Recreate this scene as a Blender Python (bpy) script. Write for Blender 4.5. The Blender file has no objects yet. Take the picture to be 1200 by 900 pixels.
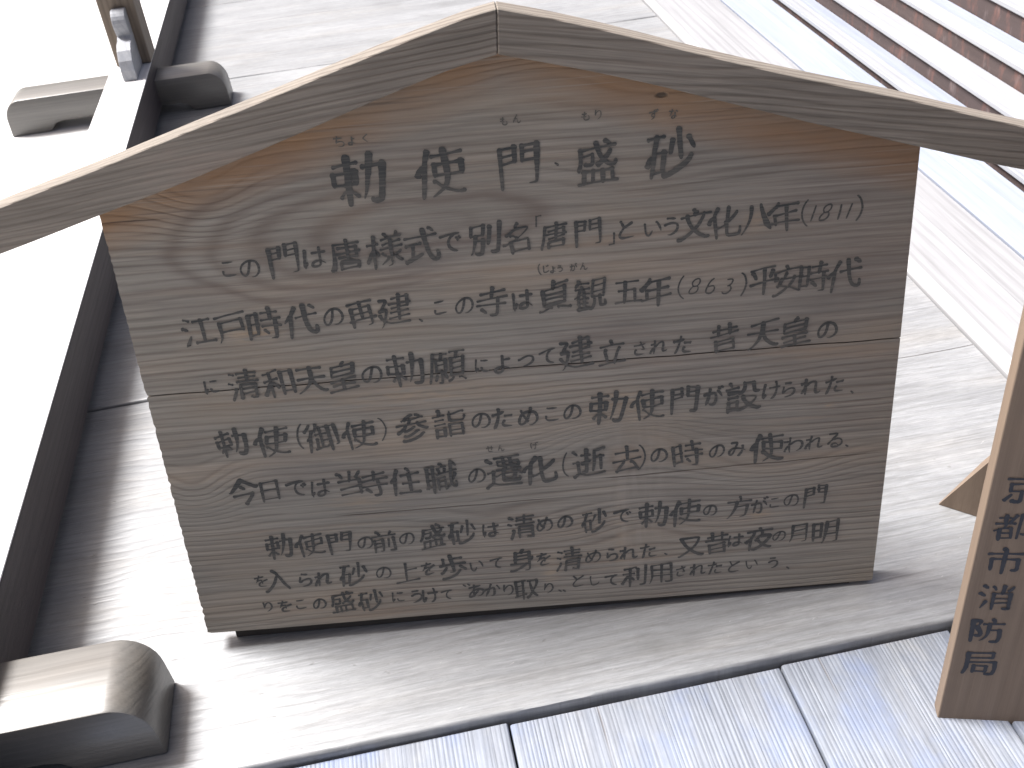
import bpy, bmesh, math, random
from mathutils import Matrix, Vector

# ------------------------------------------------------------------ camera, sky, sun, exposure
S = bpy.context.scene
COL = S.collection
rad = math.radians
cam = bpy.data.cameras.new('camera')
cam.sensor_width = 36.0
cam.lens = 35.61
cam.clip_start = 0.02
cam.clip_end = 200.0
camera = bpy.data.objects.new('camera', cam)
COL.objects.link(camera)
camera.matrix_world = Matrix(((0.9800033, 0.1754718, -0.0938256, 0.0),
                              (-0.1809735, 0.5899867, -0.7868699, 0.0),
                              (-0.0827176, 0.7881150, 0.6099446, 1.15),
                              (0, 0, 0, 1)))
cam.dof.use_dof = True
cam.dof.focus_distance = 1.35
cam.dof.aperture_fstop = 14.0
S.camera = camera

to_sun = Vector((-0.57, 0.34, 1.0)).normalized()
sun_elev = math.asin(to_sun.z)
sun_azim = math.atan2(to_sun.x, to_sun.y)          # clockwise from +Y
world = bpy.data.worlds.new('World')
S.world = world
world.use_nodes = True
wn = world.node_tree
wn.nodes.clear()
wo = wn.nodes.new('ShaderNodeOutputWorld')
bg = wn.nodes.new('ShaderNodeBackground')
sky = wn.nodes.new('ShaderNodeTexSky')
sky.sky_type = 'NISHITA'
sky.sun_disc = False
sky.sun_elevation = sun_elev
sky.sun_rotation = sun_azim
sky.air_density = 0.55
sky.dust_density = 8.0
sky.ozone_density = 0.0
bg.inputs['Strength'].default_value = 0.062
wn.links.new(sky.outputs[0], bg.inputs[0])
wn.links.new(bg.outputs[0], wo.inputs[0])
sl = bpy.data.lights.new('sun', 'SUN')
sl.energy = 3.5
sl.angle = rad(18)
sl.color = (0.97, 0.98, 1.0)
sun = bpy.data.objects.new('sun', sl)
COL.objects.link(sun)
sun.rotation_euler = to_sun.to_track_quat('Z', 'Y').to_euler()
S.view_settings.view_transform = 'Standard'
S.view_settings.look = 'None'
S.view_settings.gamma = 1.0
S.view_settings.use_curve_mapping = False
S.view_settings.exposure = 1.40
S.cycles.filter_width = 1.5
random.seed(7)

# ------------------------------------------------------------------ node helpers
class V:
    """A float socket that can be added, multiplied and so on as shader maths."""
    def __init__(s, nt, o): s.nt, s.o = nt, o
    def _m(s, op, *a, clamp=False):
        n = s.nt.nodes.new('ShaderNodeMath'); n.operation = op; n.use_clamp = clamp
        for i, x in enumerate((s,) + a):
            if isinstance(x, V): s.nt.links.new(x.o, n.inputs[i])
            else: n.inputs[i].default_value = x
        return V(s.nt, n.outputs[0])
    def __add__(s, b): return s._m('ADD', b)
    def __radd__(s, b): return s._m('ADD', b)
    def __sub__(s, b): return s._m('SUBTRACT', b)
    def __rsub__(s, b): return (s * -1.0) + b
    def __mul__(s, b): return s._m('MULTIPLY', b)
    def __rmul__(s, b): return s._m('MULTIPLY', b)
    def __truediv__(s, b): return s._m('DIVIDE', b)
    def pw(s, b): return s._m('POWER', b)
    def sin(s): return s._m('SINE')
    def exp(s): return s._m('EXPONENT')
    def abs(s): return s._m('ABSOLUTE')
    def sat(s): return s._m('ADD', 0.0, clamp=True)
    def step(s, lo, hi):
        return ((s - lo) / (hi - lo)).sat()


class Mat:
    def __init__(self, name):
        self.m = bpy.data.materials.new(name)
        self.m.use_nodes = True
        self.nt = self.m.node_tree
        self.b = self.nt.nodes['Principled BSDF']
        tc = self.nt.nodes.new('ShaderNodeTexCoord')
        sp = self.nt.nodes.new('ShaderNodeSeparateXYZ')
        self.nt.links.new(tc.outputs['Object'], sp.inputs[0])
        self.p = [V(self.nt, sp.outputs[i]) for i in range(3)]
        oi = self.nt.nodes.new('ShaderNodeObjectInfo')
        self.rnd = V(self.nt, oi.outputs['Random'])
    def val(self, x):
        n = self.nt.nodes.new('ShaderNodeValue'); n.outputs[0].default_value = x
        return V(self.nt, n.outputs[0])
    def noise(self, x, y, z, detail=3.0, rough=0.55):
        c = self.nt.nodes.new('ShaderNodeCombineXYZ')
        for i, a in enumerate((x, y, z)):
            if isinstance(a, V): self.nt.links.new(a.o, c.inputs[i])
            else: c.inputs[i].default_value = a
        n = self.nt.nodes.new('ShaderNodeTexNoise')
        n.inputs['Scale'].default_value = 1.0
        n.inputs['Detail'].default_value = detail
        n.inputs['Roughness'].default_value = rough
        self.nt.links.new(c.outputs[0], n.inputs['Vector'])
        return V(self.nt, n.outputs['Fac'])
    def mix(self, f, a, b, mode='MIX'):
        n = self.nt.nodes.new('ShaderNodeMix'); n.data_type = 'RGBA'; n.blend_type = mode
        for k, x in ((0, f), (6, a), (7, b)):
            if isinstance(x, V): self.nt.links.new(x.o, n.inputs[k])
            elif k == 0: n.inputs[k].default_value = x
            else: n.inputs[k].default_value = (*x, 1.0)
        return V(self.nt, n.outputs[2])
    def grey(self, f):
        c = self.nt.nodes.new('ShaderNodeCombineColor')
        for i in range(3): self.nt.links.new(f.o, c.inputs[i])
        return V(self.nt, c.outputs[0])
    def done(self, colour, height, dist, rough, spec=0.5, strength=1.0, coat=0.0):
        self.nt.links.new(colour.o, self.b.inputs['Base Color'])
        if isinstance(rough, V): self.nt.links.new(rough.o, self.b.inputs['Roughness'])
        else: self.b.inputs['Roughness'].default_value = rough
        self.b.inputs['Specular IOR Level'].default_value = spec
        self.b.inputs['Coat Weight'].default_value = coat
        if height is not None:
            bp = self.nt.nodes.new('ShaderNodeBump')
            bp.inputs['Distance'].default_value = dist
            bp.inputs['Strength'].default_value = strength
            self.nt.links.new(height.o, bp.inputs['Height'])
            self.nt.links.new(bp.outputs[0], self.b.inputs['Normal'])
        return self.m


def wood(name, la, ca, base, dark, warm=None, freq=60.0, warp=0.02, wl=1.6, wc=5.0, sharp=2.5,
         contrast=0.7, fibre=0.35, warm_amt=0.5, rough=0.7, spec=0.3, bump=0.0006, bumps=(),
         strokes=500.0, blotch=0.35, vary=0.12, extra=None, gate=None):
    """Weathered timber; la / ca are the axes along and across the grain."""
    M = Mat(name)
    ta = 3 - la - ca
    off = M.rnd * 17.0
    L = M.p[la] + off
    C0 = M.p[ca]
    T = M.p[ta]
    g = C0 + (M.noise(L * wl, C0 * wc + off, T * wc, 3.0) - 0.5) * warp + T * 0.45
    for (lu, cv, su, sv, amp) in bumps:
        a = (M.p[la] - lu) / su
        b = (M.p[ca] - cv) / sv
        g = g + ((a * a + b * b) * -1.0).exp() * amp
    ph = g * (freq * 6.2832) + M.noise(L * 0.35, g * (freq * 0.33), off, 2.0) * 9.0
    s = ph.sin() * 0.5 + 0.5
    late = s.pw(sharp)
    mod = M.noise(L * 1.5, C0 * 14.0, T * 9.0 + off, 2.0).step(0.3, 0.68)
    fib = M.noise(L * 9.0, C0 * strokes, T * strokes, 2.0)
    fib2 = M.noise(L * 3.0, C0 * strokes * 0.28, T * strokes * 0.28, 2.0)
    bl = M.noise(L * 2.2, C0 * 9.0, T * 9.0, 4.0, 0.6)
    k = late * contrast * (mod * 0.75 + 0.35)
    if gate: k = k * gate(M)
    col = M.mix(k.sat(), base, dark)
    if warm:
        w = M.noise(L * 1.7 + 3.0, C0 * 13.0, T * 9.0 + 5.0, 3.0, 0.6).step(0.52, 0.78) * warm_amt
        col = M.mix(w.sat(), col, warm)
    tone = (fib - 0.5) * (fibre * 1.3) + (fib2 - 0.5) * fibre + (bl - 0.5) * blotch + 1.0 + (M.rnd - 0.5) * vary
    col = M.mix(1.0, col, M.grey(tone), 'MULTIPLY')
    h = fib * 0.5 + fib2 * 0.5 - late * 0.9 * (mod * 0.6 + 0.4)
    if extra:
        col, h = extra(M, col, h, g)
    r = M.noise(L * 3.0, C0 * 25.0, T * 20.0, 3.0) * 0.2 + (rough - 0.1) if rough < 0.75 else rough
    return M.done(col, h, bump, r, spec)


# ------------------------------------------------------------------ object helpers
def link(name, me, mat, parent=None):
    o = bpy.data.objects.new(name, me)
    COL.objects.link(o)
    if mat is not None and not me.materials:
        me.materials.append(mat)
    if parent is not None:
        o.parent = parent
    return o


def tag(o, label=None, cat=None, group=None, kind=None):
    for k, v in (('label', label), ('category', cat), ('group', group), ('kind', kind)):
        if v: o[k] = v
    return o


def empty(name, loc=(0, 0, 0), mw=None):
    o = bpy.data.objects.new(name, None)
    COL.objects.link(o)
    o.empty_display_size = 0.05
    if mw is not None: o.matrix_world = mw
    else: o.location = loc
    return o


def prism(outline, d0, d1, plane='xz', bevel=0.0, seg=2):
    """Extrude a closed 2-D outline (a, b) along the third axis from d0 to d1."""
    bm = bmesh.new()
    def P(a, b, d):
        return {'xz': (a, d, b), 'xy': (a, b, d), 'yz': (d, a, b)}[plane]
    f0 = [bm.verts.new(P(a, b, d0)) for a, b in outline]
    f1 = [bm.verts.new(P(a, b, d1)) for a, b in outline]
    bm.faces.new(f0); bm.faces.new(f1[::-1])
    n = len(outline)
    for i in range(n):
        bm.faces.new((f0[i], f1[i], f1[(i + 1) % n], f0[(i + 1) % n]))
    bmesh.ops.recalc_face_normals(bm, faces=bm.faces[:])
    if bevel > 0:
        ed = [e for e in bm.edges if len(e.link_faces) == 2 and e.calc_face_angle(0) > 0.5]
        bmesh.ops.bevel(bm, geom=ed, offset=bevel, segments=seg, profile=0.5, affect='EDGES', clamp_overlap=True)
    me = bpy.data.meshes.new('part')
    bm.to_mesh(me); bm.free()
    return me


def box(x0, x1, y0, y1, z0, z1, bevel=0.0, seg=2):
    return prism([(x0, z0), (x1, z0), (x1, z1), (x0, z1)], y0, y1, 'xz', bevel, seg)


def worn_plank(x0, x1, y0, y1, z0, z1, edge=0.004, wob=0.0015, n=60, ax=0, rnd=random, cup=0.0):
    """A floor board whose long edges are rounded and slightly irregular."""
    bm = bmesh.new()
    prof = [(0.0, -1), (0.0, -0.35), (0.12, -0.08), (0.5, 0.0)]
    ring = []
    a0, a1, b0, b1 = (x0, x1, y0, y1) if ax == 0 else (y0, y1, x0, x1)
    ph = [rnd.uniform(0, 6.28) for _ in range(6)]
    def wv(t, k): return wob * (math.sin(t * 9 + ph[k]) + 0.6 * math.sin(t * 23 + ph[k + 1]) + rnd.uniform(-0.5, 0.5))
    for i in range(n + 1):
        t = a0 + (a1 - a0) * i / n
        e0 = b0 + abs(wv(t, 0)) * 0.8
        e1 = b1 - abs(wv(t, 2)) * 0.8
        dz = wv(t, 4) * 0.4
        pts = [(e0, z0), (e0, z1 - edge * 1.6), (e0 + edge * 0.35, z1 - edge * 0.5), (e0 + edge * 1.3, z1 + dz), (e0 + edge * 2.2, z1 + dz),
               (e0 * 0.75 + e1 * 0.25, z1 - cup), (e0 * 0.5 + e1 * 0.5, z1 - cup * 1.2), (e0 * 0.25 + e1 * 0.75, z1 - cup),
               (e1 - edge * 2.2, z1 + dz), (e1 - edge * 1.3, z1 + dz), (e1 - edge * 0.35, z1 - edge * 0.5), (e1, z1 - edge * 1.6), (e1, z0)]
        ring.append([bm.verts.new((t, b, z) if ax == 0 else (b, t, z)) for b, z in pts])
    for i in range(n):
        for j in range(len(ring[0]) - 1):
            bm.faces.new((ring[i][j], ring[i][j + 1], ring[i + 1][j + 1], ring[i + 1][j]))
    bm.faces.new(ring[0]); bm.faces.new(ring[-1][::-1])
    bmesh.ops.recalc_face_normals(bm, faces=bm.faces[:])
    me = bpy.data.meshes.new('plank')
    bm.to_mesh(me); bm.free()
    for p in me.polygons: p.use_smooth = True
    me.set_sharp_from_angle(angle=rad(50))
    return me


def recentre(o):
    """Move the object's origin to its mesh centre without moving the mesh."""
    me = o.data
    c = Vector((0, 0, 0))
    for v in me.vertices: c += v.co
    c /= len(me.vertices)
    me.transform(Matrix.Translation(-c))
    o.location = o.location + c
    return o


# ------------------------------------------------------------------ materials
# floor: wide worn planks, slightly polished by feet
def floor_wear(M, c, h, g):
    x, y, z = M.p
    o = M.rnd * 31.0
    # scuffs, pale scratches and grey-blue weather stains
    fine = M.noise(x * 34.0 + o, y * 330.0, 1.0, 5.0, 0.75)
    c = M.mix(1.0, c, M.grey((fine - 0.5) * 1.1 + 1.0), 'MULTIPLY')
    spk = M.noise(x * 170.0 + o, y * 230.0, 1.0, 2.0, 0.6)
    c = M.mix(spk.step(0.62, 0.75) * 0.35, c, (0.15, 0.135, 0.12))
    st = M.noise(x * 3.6 + o, y * 8.0, 0.0, 6.0, 0.66)
    c = M.mix(st.step(0.53, 0.68) * 0.50, c, (0.150, 0.148, 0.142))
    c = M.mix(st.step(0.46, 0.30) * 0.35, c, (0.37, 0.365, 0.36))
    sc = M.noise(x * 50.0 + y * 31.0 + o, y * 170.0 - x * 90.0, 0.0, 2.0, 0.5)
    c = M.mix(sc.step(0.72, 0.78) * 0.4, c, (0.50, 0.49, 0.47))
    pit = M.noise(x * 40.0 + o, y * 90.0, 3.0, 2.0, 0.5)
    c = M.mix(pit.step(0.70, 0.78) * 0.6, c, (0.14, 0.13, 0.12))
    # one long drying crack that follows the grain
    cr = ((y + (M.noise(x * 3.0 + o, 0.0, 0.0, 3.0) - 0.5) * 0.03 - 0.145).abs()).step(0.0016, 0.0007)
    gate = M.noise(x * 1.2 + o, 7.0, 0.0, 1.0).step(0.42, 0.5)
    c = M.mix(cr * gate * 0.8, c, (0.06, 0.05, 0.045))
    return c, h - cr * gate * 2.0 - pit.step(0.70, 0.78)


floor_m = wood('worn_floor_timber', 0, 1, (0.245, 0.247, 0.250), (0.150, 0.144, 0.134), (0.275, 0.245, 0.205),
               freq=60, warp=0.09, wl=2.4, wc=5.5, contrast=0.30, fibre=0.42, warm_amt=0.35, rough=0.42, spec=0.9,
               bump=0.00035, strokes=330, blotch=0.6, vary=0.1, extra=floor_wear)


def riser_streaks(M, c, h):
    x, y, z = M.p
    n = M.noise(y * 16.0 + M.rnd * 40.0, z * 6.0, 0.0, 4.0, 0.7)
    c = M.mix(n.step(0.52, 0.70) * 0.75, c, (0.19, 0.092, 0.074))
    n2 = M.noise(y * 23.0 + M.rnd * 11.0, z * 9.0, 4.0, 3.0, 0.65)
    return M.mix(n2.step(0.56, 0.72) * 0.6, c, (0.21, 0.165, 0.16)), h


def lower_wear_sky(M, c, h, g):
    x, y, z = M.p
    o = M.rnd * 23.0
    st = M.noise(x * 9.0 + o, y * 5.0, 0.0, 5.0, 0.66)
    sp = M.noise(x * 60.0 + o, y * 22.0, 2.0, 5.0, 0.7)
    c = M.mix(1.0, c, M.grey((sp - 0.5) * 0.6 + 1.0), 'MULTIPLY')
    c = M.mix(st.step(0.52, 0.66) * 0.6, c, (0.175, 0.215, 0.335))  # blue patches paint in the sky's reflection
    c = M.mix(st.step(0.44, 0.30) * 0.5, c, (0.31, 0.305, 0.295))
    w = (x + (M.noise(y * 3.0 + o, x * 2.0, 0.0, 2.0) - 0.5) * 0.02 + 0.07)
    cr = w.abs().step(0.0018, 0.0006) * M.noise(y * 5.0 + o, 2.0, 0.0, 1.0).step(0.45, 0.52)
    c = M.mix(cr * 0.75, c, (0.13, 0.12, 0.12))
    return c, h - cr


lower_m = wood('ridged_board_timber', 1, 0, (0.215, 0.230, 0.262), (0.150, 0.162, 0.190), (0.240, 0.230, 0.215),
               freq=170, warp=0.006, wl=0.8, wc=3.0, sharp=1.6, contrast=0.42, fibre=0.50, warm_amt=0.4, rough=0.6,
               spec=0.35, bump=0.0007, strokes=420, blotch=0.3, vary=0.12, extra=lower_wear_sky)


def loop_radius(M):
    # elliptical distance from the heart of the flame figure left of the middle
    u, w, v = M.p
    wob = (M.noise(u * 7.0, v * 14.0, 3.0, 3.0, 0.55) - 0.5)
    a = (u - 0.372 + wob * 0.05) / 0.125
    b = (v - 0.572 - (u - 0.37) * 0.04 + wob * 0.020) / 0.028
    return (a * a + (b * b) / (a.abs() * 0.55 + 1.0)).pw(0.5)


def loop_gate(M):
    return loop_radius(M).step(1.15, 2.3) * 0.9 + 0.1


def sign_marks(M, c, h, g, upper_board=True):
    u, w, v = M.p
    # the strip under the roof boards kept its orange, unweathered colour
    d = 0.752 - (u - 0.467).abs() * 0.318 - v
    near = d.step(0.045, 0.002)
    near = (near * (M.noise(u * 7.0, v * 16.0, 1.0, 3.0) * 1.5 + 0.15)).sat()
    c = M.mix(near * 0.82, c, (0.31, 0.165, 0.075))
    # pale scuffs with fresh wood showing
    for (a, b, su, sv, f) in ((0.146, 0.452, 0.030, 0.010, 0.85), (0.862, 0.2885, 0.007, 0.003, 1.0), (0.76, 0.545, 0.016, 0.012, 0.55),
                              (0.60, 0.315, 0.030, 0.020, 0.5), (0.335, 0.352, 0.10, 0.014, 0.5), (0.78, 0.128, 0.015, 0.008, 0.6),
                              (0.49, 0.06, 0.012, 0.02, 0.5), (0.245, 0.20, 0.045, 0.010, 0.45), (0.59, 0.115, 0.008, 0.06, 0.35)):
        e = (((u - a) / su) * ((u - a) / su) + ((v - b) / sv) * ((v - b) / sv)) * -1.0
        k = e.exp() * M.noise(u * 30.0, v * 160.0, 0.0, 2.0).step(0.35, 0.6) * f
        c = M.mix(k.sat(), c, (0.42, 0.31, 0.205))
    # knot hole below the right roof board
    e = (((u - 0.6466) / 0.008) * ((u - 0.6466) / 0.008) + ((v - 0.7000) / 0.0034) * ((v - 0.7000) / 0.0034)) * -1.0
    kn = e.exp().step(0.3, 0.7)
    c = M.mix(kn * 0.9, c, (0.03, 0.018, 0.012))
    # darker, browner wood towards the top right, greyer to the left
    rr = ((u - 0.95) * (u - 0.95) * 7.0 + (v - 0.50) * (v - 0.50) * 10.0) * -1.0
    c = M.mix(rr.exp() * 0.30, c, (0.135, 0.098, 0.088))
    sc = M.noise(u * 5.0 + 9.0, v * 260.0, 0.0, 2.0, 0.5)
    c = M.mix(sc.step(0.60, 0.72) * 0.42, c, (0.36, 0.32, 0.275))
    c = M.mix(sc.step(0.40, 0.29) * 0.40, c, (0.12, 0.09, 0.075))
    ws = M.noise(u * 2.6 + 4.0, v * 34.0, 2.0, 3.0, 0.6)
    c = M.mix(ws.step(0.58, 0.74) * 0.40, c, (0.31, 0.215, 0.145))
    gr = M.noise(u * 3.0, v * 9.0, 4.0, 3.0).step(0.45, 0.7)
    c = M.mix(gr * 0.26, c, (0.222, 0.226, 0.205))
    if upper_board:
        e = loop_radius(M)
        lft = u.step(0.44, 0.30)
        for (r0, wd, f, side) in ((1.0, 0.16, 0.50, 0), (1.62, 0.13, 0.45, 1), (2.0, 0.10, 0.42, 1), (2.38, 0.09, 0.42, 1), (0.42, 0.10, 0.16, 0)):
            band = ((e - r0) / wd * ((e - r0) / wd) * -1.0).exp() * f
            if side: band = band * lft
            c = M.mix(band.sat(), c, (0.125, 0.088, 0.072))
    else:
        # an eye with pale weathering round it and pale drips below
        a = (u - 0.600) / 0.020
        b = (v - 0.232) / 0.016
        q = (a * a + b * b).pw(0.5) + (M.noise(u * 30.0, v * 40.0, 1.0, 2.0) - 0.5) * 0.9
        c = M.mix(((q - 1.0) * (q - 1.0) * -9.0).exp() * 0.35, c, (0.15, 0.105, 0.08))
        c = M.mix((q * q * -2.0).exp() * 0.45, c, (0.34, 0.24, 0.16))
        dr = ((u - 0.612) / 0.035 * ((u - 0.612) / 0.035) * -1.0).exp() * M.noise(u * 60.0, v * 9.0, 0.0, 3.0).step(0.45, 0.62) * v.step(0.02, 0.10) * v.step(0.33, 0.25)
        c = M.mix(dr * 0.22, c, (0.42, 0.37, 0.32))
    # broad tonal drift: olive grey, tan and purplish patches
    t1 = M.noise(u * 4.0 + 2.0, v * 11.0, 8.0, 3.0, 0.55)
    c = M.mix(t1.step(0.52, 0.70) * 0.30, c, (0.345, 0.262, 0.180))
    c = M.mix(t1.step(0.46, 0.30) * 0.30, c, (0.150, 0.128, 0.120))
    # hairline splits
    for (u0, u1, v0, sl_) in ((-0.01, 0.085, 0.6043, 0.0), (0.205, 0.52, 0.1790, 0.002), (0.56, 0.95, 0.205, 0.015)):
        ln = ((v - v0 - (u - u0) * sl_) + (M.noise(u * 14.0, 0.0, 0.0, 3.0) - 0.5) * 0.004).abs().step(0.0011, 0.0004)
        gt = u.step(u0, u0 + 0.02) * u.step(u1, u1 - 0.05)
        c = M.mix(ln * gt * 0.7, c, (0.05, 0.035, 0.03))
        h = h - ln * gt
    return c, h - kn * 2.0


SIGN_BASE, SIGN_DARK, SIGN_WARM = (0.285, 0.256, 0.214), (0.122, 0.096, 0.078), (0.355, 0.268, 0.190)
sign_up_m = wood('weathered_cedar_upper', 0, 2, SIGN_BASE, SIGN_DARK, SIGN_WARM, freq=92, warp=0.034, wl=2.0, wc=6.0,
                 sharp=3.4, contrast=0.54, fibre=0.55, warm_amt=0.45, rough=0.8, spec=0.25, bump=0.0007, strokes=380, blotch=0.42, vary=0.0,
                 bumps=((0.12, 0.62, 0.06, 0.05, 0.03), (0.52, 0.73, 0.10, 0.030, -0.022), (0.60, 0.60, 0.10, 0.025, 0.012), (0.80, 0.50, 0.2, 0.03, -0.008)),
                 extra=sign_marks, gate=loop_gate)
sign_lo_m = wood('weathered_cedar_lower', 0, 2, SIGN_BASE, SIGN_DARK, SIGN_WARM, freq=104, warp=0.032, wl=2.2, wc=6.0,
                 sharp=3.4, contrast=0.54, fibre=0.55, warm_amt=0.5, rough=0.8, spec=0.25, bump=0.0007, strokes=380, blotch=0.42, vary=0.0,
                 bumps=((0.60, 0.262, 0.09, 0.035, -0.040), (0.03, 0.235, 0.05, 0.045, 0.030), (0.42, 0.150, 0.10, 0.022, 0.018), (0.80, 0.20, 0.10, 0.04, 0.030), (0.62, 0.12, 0.07, 0.025, -0.02)),
                 extra=lambda M, c, h, g: sign_marks(M, c, h, g, False))


def roof_marks(M, c, h, g):
    u, w, v = M.p
    d = (v - (0.756 - (u - 0.467).abs() * 0.318))
    low = d.step(0.012, -0.004) * M.noise(u * 9.0, v * 30.0, 2.0, 2.0).step(0.35, 0.65)
    c = M.mix(low * 0.45, c, (0.30, 0.20, 0.115))
    return c, h


def roof_mat(name, ang):
    """Grain runs at a small angle to the board, so that lines run out through its lower edge."""
    M = Mat(name)
    u, w, v = M.p
    a = rad(ang)
    L = u * math.cos(a) + v * math.sin(a)
    Cc = v * math.cos(a) - u * math.sin(a)
    g = Cc + (M.noise(L * 2.2, Cc * 7.0, w * 3.0, 3.0) - 0.5) * 0.045 + w * 0.35
    ph = g * (115 * 6.2832) + M.noise(L * 0.6, g * 30.0, 0.0, 2.0) * 8.0
    late = (ph.sin() * 0.5 + 0.5).pw(3.0)
    fib = M.noise(L * 9.0, Cc * 480.0, w * 480.0, 2.0)
    bl = M.noise(L * 5.0, Cc * 18.0, w * 9.0, 4.0, 0.6)
    mod = M.noise(L * 2.5, Cc * 12.0, 1.0, 2.0).step(0.3, 0.7)
    c = M.mix((late * 0.66 * (mod * 0.7 + 0.35)).sat(), (0.215, 0.188, 0.158), (0.100, 0.078, 0.064))
    c = M.mix(bl.step(0.56, 0.76) * 0.5, c, (0.21, 0.155, 0.125))
    c = M.mix(1.0, c, M.grey((fib - 0.5) * 0.9 + (bl - 0.5) * 0.75 + 1.0), 'MULTIPLY')
    c, h = roof_marks(M, c, fib * 0.5 - late * 0.9, g)
    return M.done(c, h, 0.0008, 0.8, 0.25)


roof_l_m = roof_mat('weathered_roof_board_left', 7.0)
roof_r_m = roof_mat('weathered_roof_board_right', -9.0)

M = Mat('faded_ink')
u_, w_, v_ = M.p
wear = M.noise(u_ * 14.0, v_ * 420.0, 0.0, 2.0)
wear2 = M.noise(u_ * 8.0, v_ * 12.0, 0.0, 2.0)
f_ = (wear.step(0.42, 0.72) * 0.50 + wear2.step(0.4, 0.75) * 0.35).sat()
ink_m = M.done(M.mix(f_, (0.050, 0.052, 0.051), (0.19, 0.172, 0.148)), None, 0, 0.75, 0.25)
M = Mat('faint_ink')
u_, w_, v_ = M.p
f_ = (M.noise(u_ * 30.0, v_ * 300.0, 0.0, 2.0).step(0.35, 0.75) * 0.45 + 0.34).sat()
faint_m = M.done(M.mix(f_, (0.045, 0.046, 0.046), (0.21, 0.19, 0.16)), None, 0, 0.8, 0.2)
M = Mat('fresh_black_ink')
ink2_m = M.done(M.mix(M.noise(M.p[0] * 60.0, M.p[2] * 60.0, 0.0, 2.0).step(0.4, 0.9) * 0.3, (0.030, 0.034, 0.045), (0.09, 0.08, 0.08)), None, 0, 0.6, 0.3)

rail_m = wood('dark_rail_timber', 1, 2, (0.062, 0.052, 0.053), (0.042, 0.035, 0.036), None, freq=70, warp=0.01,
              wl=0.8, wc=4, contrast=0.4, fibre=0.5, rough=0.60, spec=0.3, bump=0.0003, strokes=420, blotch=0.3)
sunlit_top_m = wood('painted_sunlit_timber', 1, 0, (0.66, 0.65, 0.64), (0.52, 0.50, 0.49), None, freq=40, warp=0.01,
             wl=0.8, wc=4, contrast=0.4, fibre=0.2, rough=0.5, spec=0.4, bump=0.0002, strokes=420, blotch=0.15)  # pale tone stands for sunlight on the dark rail's top
foot_m = wood('dark_foot_timber', 0, 2, (0.135, 0.126, 0.112), (0.085, 0.074, 0.062), (0.17, 0.135, 0.095), freq=110, warp=0.012,
              wl=3.0, wc=8, contrast=0.22, fibre=0.35, warm_amt=0.35, rough=0.36, spec=1.0, bump=0.0002, strokes=420, blotch=0.5)
post_m = wood('dark_post_timber', 2, 0, (0.175, 0.140, 0.108), (0.085, 0.066, 0.050), (0.20, 0.145, 0.09), freq=55, warp=0.02,
              wl=2.0, wc=6, contrast=0.6, fibre=0.3, warm_amt=0.3, rough=0.6, spec=0.35, bump=0.0005, strokes=420, blotch=0.35)
tan_m = wood('tan_board_timber', 2, 0, (0.205, 0.152, 0.112), (0.150, 0.108, 0.078), (0.23, 0.175, 0.125), freq=50, warp=0.004,
             wl=0.6, wc=2.0, sharp=1.5, contrast=0.45, fibre=0.22, warm_amt=0.25, rough=0.65, spec=0.3, bump=0.0002, strokes=600, blotch=0.14)
tread_m = wood('pale_step_timber', 1, 0, (0.31, 0.315, 0.33), (0.205, 0.21, 0.225), (0.25, 0.275, 0.32), freq=45, warp=0.01,
               wl=0.6, wc=4, contrast=0.4, fibre=0.25, warm_amt=0.7, rough=0.5, spec=0.4, bump=0.0004, strokes=300, blotch=0.3)
riser_m = wood('red_brown_riser_timber', 1, 2, (0.075, 0.056, 0.053), (0.038, 0.030, 0.030), (0.26, 0.105, 0.080), freq=14, warp=0.05,
               wl=5.0, wc=6, contrast=0.4, fibre=0.3, warm_amt=0.0, rough=0.8, spec=0.25, bump=0.0005, strokes=60, blotch=0.5,
               extra=lambda M, c, h, g: riser_streaks(M, c, h))
sill_m = wood('pale_sill_timber', 1, 0, (0.285, 0.283, 0.288), (0.190, 0.185, 0.187), (0.285, 0.285, 0.29), freq=40, warp=0.01,
              wl=0.6, wc=4, contrast=0.5, fibre=0.26, warm_amt=0.4, rough=0.5, spec=0.4, bump=0.0004, strokes=300, blotch=0.3)
blue_m = wood('bluish_sill_timber', 1, 0, (0.270, 0.295, 0.350), (0.22, 0.24, 0.29), (0.31, 0.325, 0.36), freq=40, warp=0.01,
              wl=0.6, wc=4, contrast=0.35, fibre=0.22, warm_amt=0.5, rough=0.45, spec=0.45, bump=0.0003, strokes=300, blotch=0.25)
M = Mat('dark_underfloor')
under_m = M.done(M.mix(M.noise(M.p[0] * 8.0, M.p[1] * 8.0, 0.0), (0.05, 0.043, 0.038), (0.09, 0.08, 0.07)), None, 0, 0.9, 0.1)
M = Mat('glare_white_sand')
sn = M.noise(M.p[0] * 420.0, M.p[1] * 420.0, 0.0, 3.0)
sn2 = M.noise(M.p[0] * 3.0, M.p[1] * 3.0, 0.0, 3.0)
glare_sand_m = M.done(M.mix((sn * 0.6 + sn2 * 0.5).sat(), (0.46, 0.455, 0.445), (0.60, 0.595, 0.585)), sn, 0.001, 0.9, 0.2)

# ------------------------------------------------------------------ the setting
ground = link('ground', box(-40, 30, -30, 60, -0.50, -0.085), under_m)
tag(ground, kind='structure')
glare_yard = link('glare_white_yard', prism([(-40, -30), (-0.665, -30), (-0.665, 60), (-40, 60)], -0.45, 0.0, 'xy'), glare_sand_m)  # sand whitened to paint in the overexposed glare of the sunlit floor
tag(glare_yard, kind='structure')

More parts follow.
